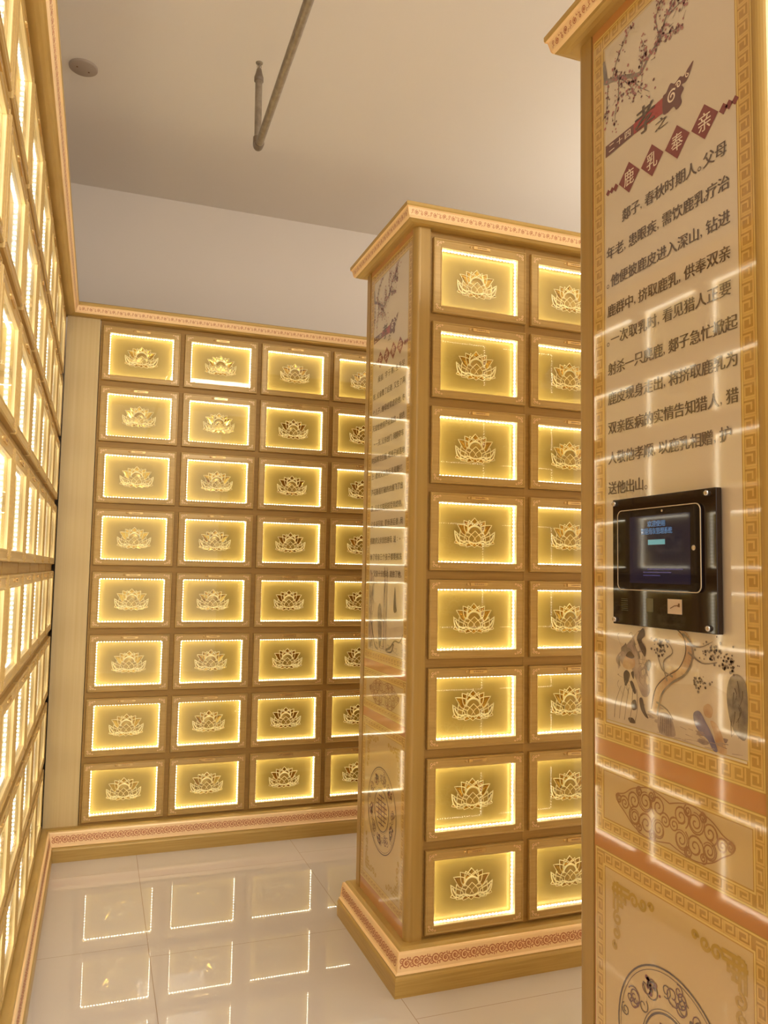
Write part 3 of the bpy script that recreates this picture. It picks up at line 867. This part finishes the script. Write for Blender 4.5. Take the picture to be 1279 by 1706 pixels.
PAINT_M = [P_MIST, P_GREY, P_DARK, P_MAUVE, P_BLUE, P_TAN, P_OLIVE]
def paint_deer(mb, at, rng):
    f, g, h = at(2), at(3), at(4)
    mb.add([f(*p) for p in [(0.103, 1.051), (0.475, 1.051), (0.475, 1.14), (0.40, 1.16), (0.30, 1.15), (0.20, 1.20), (0.103, 1.22)]], [tuple(range(7))], 0)
    # leaning rocks on the left
    blob2(mb, [(0.135, 1.18), (0.165, 1.205), (0.205, 1.238), (0.217, 1.232), (0.207, 1.212), (0.226, 1.17), (0.236, 1.125), (0.215, 1.115), (0.19, 1.15), (0.165, 1.16), (0.14, 1.165)], g, 3)
    blob2(mb, [(0.20, 1.226), (0.218, 1.244), (0.223, 1.23), (0.214, 1.22), (0.226, 1.205), (0.222, 1.19), (0.206, 1.21)], h, 2)
    for _ in range(34):
        t = rng.random(); a = 0.15 + 0.075 * t + rng.gauss(0, 0.010); b = 1.235 - 0.07 * abs(t - 0.75) / 0.75 - rng.uniform(0, 0.075) * t
        q = rng.uniform(0.005, 0.012)
        blob2(mb, [(a + q * rng.uniform(.5, 1.2) * math.cos(z), b + q * rng.uniform(.7, 1.7) * math.sin(z)) for z in (0, 1, 2, 3, 4, 5)], lambda u, v, d=_ * 2e-6: (h(u, v)[0] + 0.0002 - d, h(u, v)[1], h(u, v)[2]), rng.choice((3, 3, 1, 0)))
    for _ in range(26):
        a, b = rng.uniform(0.14, 0.23), rng.uniform(1.13, 1.23)
        ribbon2(mb, smooth2([(a, b), (a + rng.uniform(-.006, .012), b + rng.uniform(-.02, .006)), (a + rng.uniform(-.004, .02), b - rng.uniform(0, .03))], False, 3), 0.0013, h, 1, True)
    # bending tree and its twigs
    trunk = smooth2([(0.249, 1.09), (0.262, 1.13), (0.29, 1.155), (0.325, 1.175), (0.343, 1.205), (0.338, 1.232), (0.318, 1.246)], False, 6)
    n = len(trunk)
    for i in range(n - 1):
        w = 0.026 * (1 - 0.45 * i / n)
        ribbon2(mb, trunk[i:i + 2], w, g, 5)
    ribbon2(mb, [(p[0] + 0.008, p[1] - 0.004) for p in trunk], 0.0045, h, 1); ribbon2(mb, [(p[0] - 0.009, p[1] + 0.004) for p in trunk], 0.0022, h, 2)
    for pts in [[(0.285, 1.152), (0.275, 1.185), (0.30, 1.205), (0.29, 1.222)], [(0.30, 1.162), (0.272, 1.172), (0.258, 1.20)], [(0.338, 1.225), (0.37, 1.222), (0.40, 1.234)], [(0.34, 1.21), (0.375, 1.195), (0.41, 1.20)], [(0.255, 1.11), (0.285, 1.10), (0.30, 1.085)]]:
        ribbon2(mb, smooth2(pts, False, 5), 0.0042, h, 1, True)
    for _ in range(150):
        c = rng.choice([(0.40, 1.215, 0.030, 0.014), (0.37, 1.16, 0.018, 0.010), (0.27, 1.215, 0.02, 0.012), (0.435, 1.20, 0.02, 0.012)])
        a, b = rng.gauss(c[0], c[2] * .6), rng.gauss(c[1], c[3] * .7)
        if a > 0.472 or b > 1.244: continue
        q = rng.uniform(0.0012, 0.003)
        mb.add([h(*z) for z in arc2(a, b, q, n=7)[:-1]], [tuple(range(6))], 1 if rng.random() < .7 else 2)
    # crouching figure wrapped in a dappled hide
    blob2(mb, [(0.125, 1.13), (0.15, 1.165), (0.175, 1.168), (0.19, 1.15), (0.20, 1.11), (0.225, 1.082), (0.235, 1.062), (0.19, 1.056), (0.14, 1.06), (0.118, 1.085)], g, 0)
    blob2(mb, [(0.155, 1.168), (0.168, 1.188), (0.188, 1.186), (0.194, 1.172), (0.183, 1.162), (0.166, 1.160)], h, 5)
    for pts in [[(0.158, 1.15), (0.168, 1.158), (0.178, 1.150), (0.170, 1.132), (0.162, 1.128)], [(0.178, 1.135), (0.186, 1.138), (0.196, 1.120), (0.190, 1.116)], [(0.181, 1.154), (0.189, 1.158), (0.189, 1.143)],
                [(0.206, 1.108), (0.215, 1.110), (0.222, 1.090), (0.232, 1.076), (0.222, 1.078), (0.210, 1.090)], [(0.182, 1.098), (0.194, 1.104), (0.198, 1.088), (0.184, 1.084)], [(0.172, 1.066), (0.186, 1.068), (0.194, 1.060), (0.178, 1.058)], [(0.165, 1.186), (0.178, 1.196), (0.192, 1.187), (0.182, 1.182)]]:
        blob2(mb, pts, h, 2)
    for k in range(5):
        ribbon2(mb, smooth2([(0.128 + .016 * k, 1.06), (0.132 + .017 * k, 1.09), (0.15 + .012 * k, 1.125)], False, 4), 0.0014, h, 1)
    # stump and ground strokes
    blob2(mb, [(0.26, 1.09), (0.29, 1.092), (0.305, 1.066), (0.30, 1.055), (0.262, 1.056)], g, 3)
    for k in range(6): ribbon2(mb, [(0.264 + .006 * k, 1.056), (0.268 + .005 * k, 1.088)], 0.0016, h, 1)
    # second figure in a blue robe
    blob2(mb, [(0.352, 1.106), (0.366, 1.112), (0.38, 1.098), (0.396, 1.078), (0.408, 1.054), (0.398, 1.052), (0.384, 1.068), (0.366, 1.076), (0.354, 1.09)], h, 4)
    blob2(mb, [(0.376, 1.120), (0.388, 1.128), (0.398, 1.120), (0.394, 1.106), (0.380, 1.106)], h, 5)
    blob2(mb, [(0.392, 1.10), (0.408, 1.096), (0.424, 1.07), (0.428, 1.053), (0.408, 1.053), (0.40, 1.08)], g, 5)
    for _ in range(24):
        a, b = rng.uniform(0.20, 0.43), rng.gauss(1.075, 0.016)
        if b < 1.056: continue
        blob2(mb, [(a + rng.uniform(.008, .02) * math.cos(z), b + rng.uniform(.002, .005) * math.sin(z)) for z in (0, 1, 2, 3, 4, 5)], lambda u, v, d=_ * 2e-6: (f(u, v)[0] - 0.00006 - d, f(u, v)[1], f(u, v)[2]), rng.choice((0, 3)))
    # dark rock on the right
    blob2(mb, [(0.430, 1.150), (0.438, 1.178), (0.455, 1.186), (0.472, 1.172), (0.475, 1.13), (0.470, 1.085), (0.450, 1.088), (0.436, 1.11)], g, 1)
    for _ in range(26):
        a, b = rng.uniform(0.436, 0.468), rng.uniform(1.10, 1.18)
        ribbon2(mb, smooth2([(a, b), (a + rng.uniform(-.004, .006), b - .012), (a + rng.uniform(-.008, .006), b - .026)], False, 3), 0.0022, h, 2 if rng.random() < .5 else 1, True)
    for _ in range(22):
        a = rng.uniform(0.24, 0.44); b = rng.uniform(1.053, 1.08)
        ribbon2(mb, [(a, b), (a + rng.uniform(.01, .03), b + rng.uniform(-.003, .003))], 0.0011, h, 3)

def paint_willow(mb, at, rng):
    f, g, h = at(2), at(3), at(4)
    mb.add([f(*p) for p in [(0.103, 1.051), (0.475, 1.051), (0.475, 1.16), (0.33, 1.14), (0.20, 1.22), (0.103, 1.25)]], [tuple(range(6))], 0)
    for u, w in ((0.275, 0.016), (0.300, 0.006)):
        ribbon2(mb, smooth2([(u, 1.06), (u - .004, 1.18), (u + .004, 1.30), (u, 1.36)], False, 6), w, g, 3)
        ribbon2(mb, smooth2([(u + w * .5, 1.06), (u + w * .45, 1.2), (u + w * .5, 1.35)], False, 6), 0.003, h, 1)
    blob2(mb, [(0.112, 1.34), (0.135, 1.33), (0.15, 1.26), (0.135, 1.16), (0.15, 1.08), (0.115, 1.06), (0.105, 1.2)], g, 3)
    for _ in range(40):
        a, b = rng.uniform(0.11, 0.16), rng.uniform(1.08, 1.33)
        ribbon2(mb, [(a, b), (a + rng.uniform(-.01, .012), b - rng.uniform(.015, .05))], 0.003, h, 1 if rng.random() < .6 else 2, True)
    blob2(mb, [(0.385, 1.29), (0.395, 1.235), (0.405, 1.205), (0.380, 1.20), (0.374, 1.225)], h, 2)
    blob2(mb, [(0.21, 1.20), (0.235, 1.225), (0.25, 1.18), (0.255, 1.10), (0.235, 1.06), (0.22, 1.10)], h, 1)
    for pts in [[(0.14, 1.15), (0.18, 1.07), (0.22, 1.055)], [(0.30, 1.06), (0.35, 1.075), (0.39, 1.10), (0.44, 1.10), (0.47, 1.13)], [(0.38, 1.09), (0.36, 1.06), (0.31, 1.055)]]:
        ribbon2(mb, smooth2(pts, False, 5), 0.010, h, 2, True)
    for _ in range(60):
        a = rng.uniform(0.11, 0.46); b = rng.uniform(1.055, 1.10)
        ribbon2(mb, [(a, b), (a + rng.uniform(-.02, .03), b + rng.uniform(-.008, .008))], 0.0016, h, 1)

def L(s, u0, u1): return (s, u0, (u1 - u0) / line_units(s))
STORY_A = [L('郯子,春秋时期人。父母', 0.160, 0.450), L('年老,患眼疾,需饮鹿乳疗治', 0.108, 0.455), L('。他便披鹿皮进入深山,钻进', 0.106, 0.455), L('鹿群中,挤取鹿乳,供奉双亲', 0.110, 0.455),
           L('。一次取乳时,看见猎人正要', 0.106, 0.455), L('射杀一只麂鹿,郯子急忙掀起', 0.111, 0.467), L('鹿皮现身走出,将挤取鹿乳为', 0.111, 0.467), L('双亲医病的实情告知猎人,猎', 0.111, 0.467),
           L('人敬他孝顺,以鹿乳相赠,护', 0.111, 0.450), L('送他出山。', 0.111, 0.238)]
STORY_B = [L('闵损,字子骞。生母早', 0.160, 0.450), L('死,父亲娶了后妻,又生了两', 0.108, 0.455), L('个儿子。继母经常虐待他,冬', 0.108, 0.455), L('天却给他穿芦花做的“棉衣', 0.108, 0.455), L('”一天,父亲出门,闵损牵车', 0.122, 0.450),
           L('时因寒冷打颤,将绳子掉落地', 0.108, 0.460), L('上,遭到父亲的斥责和鞭打,', 0.108, 0.455), L('芦花随着打破的衣缝飞了出', 0.108, 0.448), L('来,父亲方知闵损受到虐待。', 0.108, 0.448), L('父亲返回家,要休逐后妻。闵', 0.108, 0.452),
           L('损跪求父亲饶恕继母,说:“', 0.108, 0.440), L('休了母亲三个孩子都要挨冻', 0.108, 0.448), L('”父亲十分感动,就依了他。', 0.122, 0.452)]
WHICH_A = dict(lead=0.0625, size=0.0285, mats=PAINT_M, paint=paint_deer)
WHICH_B = dict(lead=0.0625, size=0.0270, mats=PAINT_M, paint=paint_willow)

# middle cabinet
MY0, MY1, MX1 = YC, 2.990, 2.30
m_cols = [1.0907 + OW / 2 + PX * c for c in range(3)]
mid, mid_co, mid_pl = end_cabinet('niche_cabinet', 'freestanding gold niche cabinet in the middle with a printed story on its end', MY1, MY0, MX1)
c = grid_carcass(XE + 0.0585, MX1, m_cols, MY1 - MY0 - 0.004)
xform(c.build('carcass', CARC, mid), (0, MY0 + 0.004, 0), 0)
mb = MB(); mb.box(XE + 0.013, XE + 0.058, MY0 + 0.025, MY1 - 0.057, 0.02, 2.546); mb.build('end_core', CARC, mid)
end_panel(mid, MY1, STORY_B, '芦衣顺母', WHICH_B)
for r in range(8):
    for k, x in enumerate(m_cols):
        place_niche((x, MY0 + 0.004, ZBASE[r]), 0, 'large lit lotus niche on middle cabinet, %s, %s column from post' % (ROWN[r], ORD[k]), 'lotus niches on the middle cabinet')

# near cabinet at the right
NY0, NY1, NX1 = 0.940, YR, 2.30
near, near_co, near_pl = end_cabinet('niche_cabinet', 'near gold cabinet at the right with a story panel and wall terminal', NY1, NY0, NX1)
c = grid_carcass(-NX1, -(XE + 0.0585), [-x for x in reversed(m_cols)], NY1 - NY0 - 0.004)
xform(c.build('carcass', CARC, near), (0, NY1 - 0.004, 0), math.pi)
mb = MB(); mb.box(XE + 0.013, XE + 0.058, NY0 + 0.025, NY1 - 0.057, 0.02, 2.546); mb.build('end_core', CARC, near)
end_panel(near, NY1, STORY_A, '鹿乳奉亲', WHICH_A)
for r in range(8):
    for k, x in enumerate(m_cols):
        place_niche((x, NY1 - 0.004, ZBASE[r]), math.pi, 'lotus niche on rear of near cabinet, %s, %s column from post' % (ROWN[r], ORD[k]), 'lotus niches behind the near cabinet')

# ------------------------------------------------------------------ wall terminal on the near cabinet
def P3(u, v, d): return (XE + 0.0015 - d, NY1 - u, v)
BLACK = mat('black_glass', srgb(38, 26, 20), 0.04, spec=0.45)
BLACK2 = mat('black_tablet_glass', srgb(26, 22, 26), 0.03, spec=0.45)
STEEL = mat('brushed_steel', srgb(200, 190, 175), 0.25, 0.9)
BEZEL = mat('pale_bezel', srgb(196, 178, 150), 0.35, 0.3)
SCREEN = mat('dim_blue_screen', srgb(20, 18, 24), 0.05, emit=(0.02, 0.022, 0.07, 1), estr=0.2)
S_TEXT = mat('screen_lettering', srgb(40, 80, 120), 0.2, 0.0, 1.0, 0.02, emit=(0.10, 0.28, 0.62, 1), estr=0.35)
S_BTN = mat('screen_button', srgb(60, 130, 150), 0.2, 0.0, 1.0, 0.02, emit=(0.16, 0.50, 0.62, 1), estr=0.35)
S_TXT2 = mat('screen_footer', srgb(40, 40, 90), 0.2, 0.0, 1.0, 0.02, emit=(0.06, 0.07, 0.30, 1), estr=0.25)
CARD = mat('card_reader_pad', srgb(206, 184, 160), 0.3)
DIM = mat('dim_green_label', srgb(58, 54, 28), 0.3, 0.0, 1.0, 0.02)

term = thing('wall_terminal', 'black glass wall terminal with touch screen and card reader on near cabinet', 'terminal', P3(0.287, 1.248, 0))
term_inv = Matrix.Translation(term.location).inverted()
def tpart(mb, name, mats, parent=None, label=None, bev=0, fix=True):
    o = mb.build(name, mats, fix=fix); o.data.transform(term_inv)
    o.parent = parent or term
    if bev: bevel(o, bev)
    if label: o['label'] = label
    return o
def pbox(mb, a0, a1, b0, b1, d0, d1, mi=0):
    p, q = P3(a0, b0, d0), P3(a1, b1, d1)
    mb.box(min(p[0], q[0]), max(p[0], q[0]), min(p[1], q[1]), max(p[1], q[1]), p[2], q[2], mi)
mb = MB(); pbox(mb, 0.145, 0.428, 1.248, 1.4955, 0.0015, 0.014); face = tpart(mb, 'face_plate', BLACK, bev=0.0012)
for (a, b) in ((0.153, 1.487), (0.4085, 1.487), (0.153, 1.257), (0.4085, 1.257)):
    mb = MB(); c0 = P3(a, b, 0)
    mb.lathe([(0.0, -0.0205), (0.0036, -0.0200), (0.0052, -0.0175), (0.0052, -0.0142), (0.0, -0.0142)], (c0[0], c0[1], c0[2]), 16, 0, 'x')
    tpart(mb, 'standoff_screw', STEEL)
def rrect(a0, a1, b0, b1, r, n=6):
    out = []
    for cx, cy, s in ((a1 - r, b1 - r, 0), (a0 + r, b1 - r, 1), (a0 + r, b0 + r, 2), (a1 - r, b0 + r, 3)):
        for i in range(n + 1):
            a = math.pi / 2 * (s + i / n); out.append((cx + r * math.cos(a), cy + r * math.sin(a)))
    return out
TD = 0.0185
mb = MB(); pr = rrect(0.167, 0.396, 1.3165, 1.471, 0.012); n = len(pr)
vs = [P3(a, b, 0.0142) for a, b in pr] + [P3(a, b, TD) for a, b in pr]
mb.add(vs, [(i, (i + 1) % n, n + (i + 1) % n, n + i) for i in range(n)] + [tuple(range(n)), tuple(range(n, 2 * n))])
tab = tpart(mb, 'tablet', BLACK2)
mb = MB(); mb.tube([P3(a, b, TD) for a, b in pr + pr[:1]], 0.0010, 6); tpart(mb, 'bezel', BEZEL, tab, 'thin pale rounded rim')
mb = MB(); pbox(mb, 0.205, 0.371, 1.330, 1.457, TD, TD + 0.0003); scr = tpart(mb, 'screen', SCREEN, tab)
mb = MB(); fS = lambda u, v: P3(u, v, TD + 0.0006)
put_text(mb, '欢迎使用', 0.258, 0.306, 1.4355, 1.4470, fS, 0, 0.02)
put_text(mb, '智能骨灰管理系统', 0.240, 0.325, 1.4215, 1.4335, fS, 0, 0.02)
pbox(mb, 0.259, 0.306, 1.402, 1.4115, TD + 0.0003, TD + 0.0005, 1)
for k in range(3):
    pbox(mb, 0.245 + .012 * (k == 0), 0.352 - .03 * k, 1.3555 - 0.0058 * k, 1.3575 - 0.0058 * k, TD + 0.0003, TD + 0.0005, 2)
tpart(mb, 'screen_lettering', [S_TEXT, S_BTN, S_TXT2], tab, fix=False)
mb = MB(); c0 = P3(0.298, 1.464, 0); mb.lathe([(0.0, -TD - 0.0006), (0.0022, -TD - 0.0006), (0.0022, -TD)], c0, 12, 0, 'x'); tpart(mb, 'camera_lens', STEEL, tab)
mb = MB(); c0 = P3(0.3785, 1.394, 0); mb.lathe([(0.0, -TD - 0.0008), (0.0042, -TD - 0.0008), (0.0048, -TD)], c0, 16, 0, 'x'); tpart(mb, 'home_button', STEEL, tab)
mb = MB(); pbox(mb, 0.307, 0.3435, 1.2765, 1.303, 0.0142, 0.0152); tpart(mb, 'card_pad', CARD, label='pale square card reader pad')
mb = MB(); fS2 = lambda u, v: P3(u, v, 0.0155)
ribbon2(mb, [(0.314, 1.286), (0.325, 1.291), (0.334, 1.292)], 0.0016, fS2, 0); blob2(mb, [(0.333, 1.290), (0.339, 1.289), (0.339, 1.296), (0.335, 1.296)], fS2, 0, False)
tpart(mb, 'card_symbol', INK, fix=False)
mb = MB(); pbox(mb, 0.247, 0.267, 1.277, 1.302, 0.0142, 0.0146); tpart(mb, 'dim_label', DIM)
mb = MB()
for k in range(7): pbox(mb, 0.172, 0.192, 1.276 + .0036 * k, 1.2772 + .0036 * k, 0.0142, 0.0146)
tpart(mb, 'speaker_grille', DIM)

# ------------------------------------------------------------------ ceiling fittings
PIPE = grain(mat('galvanised_pipe', srgb(150, 138, 122), 0.4, 0.5), srgb(142, 130, 114), srgb(166, 154, 136), (8, 8, 8), 6.0)
PIPE_D = mat('pipe_coupling', srgb(132, 118, 102), 0.45, 0.4)
spr = thing('sprinkler_pipe', 'galvanised sprinkler pipe with upright head hanging below the ceiling', 'pipe', (0.52, 3.0, 3.36))
inv = Matrix.Translation(spr.location).inverted()
def spart(mb, name, m_):
    o = mb.build(name, m_); o.data.transform(inv); o.parent = spr; return o
px, py, pz = 0.522, 3.0, 3.012
mb = MB(); mb.tube([(px - 0.020, -2.4, pz), (px - 0.014, 2.1, pz), (px, py - 0.02, pz)], 0.0150, 16); spart(mb, 'supply_pipe', PIPE)
mb = MB()
mb.tube([(px, py - 0.045, pz)] + [(px, py - 0.022 + 0.022 * math.sin(a), pz + 0.022 - 0.022 * math.cos(a)) for a in [i * math.pi / 12 for i in range(7)]] + [(px, py, pz + 0.045)], 0.0185, 14)
spart(mb, 'elbow', PIPE_D)
mb = MB(); mb.tube([(px, py, pz + 0.02), (px - 0.003, py, 3.305)], 0.0140, 14); spart(mb, 'riser', PIPE)
hx = px - 0.003
mb = MB(); mb.lathe([(0.0, 3.290), (0.0185, 3.290), (0.0185, 3.306), (0.0165, 3.312), (0.0125, 3.326), (0.010, 3.340), (0.0, 3.340)], (hx, py, 0), 18); spart(mb, 'reducer', PIPE_D)
mb = MB()
mb.lathe([(0.0, 3.338), (0.006, 3.338), (0.005, 3.350), (0.0028, 3.356), (0.0028, 3.366), (0.0, 3.366)], (hx, py, 0), 12)
mb.lathe([(0.0, 3.364), (0.0135, 3.3645), (0.0145, 3.368), (0.0, 3.367)], (hx, py, 0), 18)
for sx in (1, -1): mb.tube([(hx + sx * 0.006, py, 3.342), (hx + sx * 0.0085, py, 3.352), (hx, py, 3.364)], 0.0013, 6)
spart(mb, 'sprinkler_head', PIPE)

det = thing('smoke_detector', 'flat round grey smoke detector base on the ceiling', 'smoke detector', (-0.150, 3.405, CEIL))
DET = mat('grey_detector', srgb(168, 152, 136), 0.6)
mb = MB(); mb.lathe([(0.0, -0.010), (0.052, -0.010), (0.057, -0.007), (0.058, 0.0)], (0, 0, 0), 32); mb.build('base_disc', DET, det)
for a in (0.6, 3.5):
    mb = MB(); mb.lathe([(0.0, -0.0115), (0.0035, -0.0115), (0.0035, -0.0095)], (0.026 * math.cos(a), 0.026 * math.sin(a), 0), 10); mb.build('screw', INK, det)
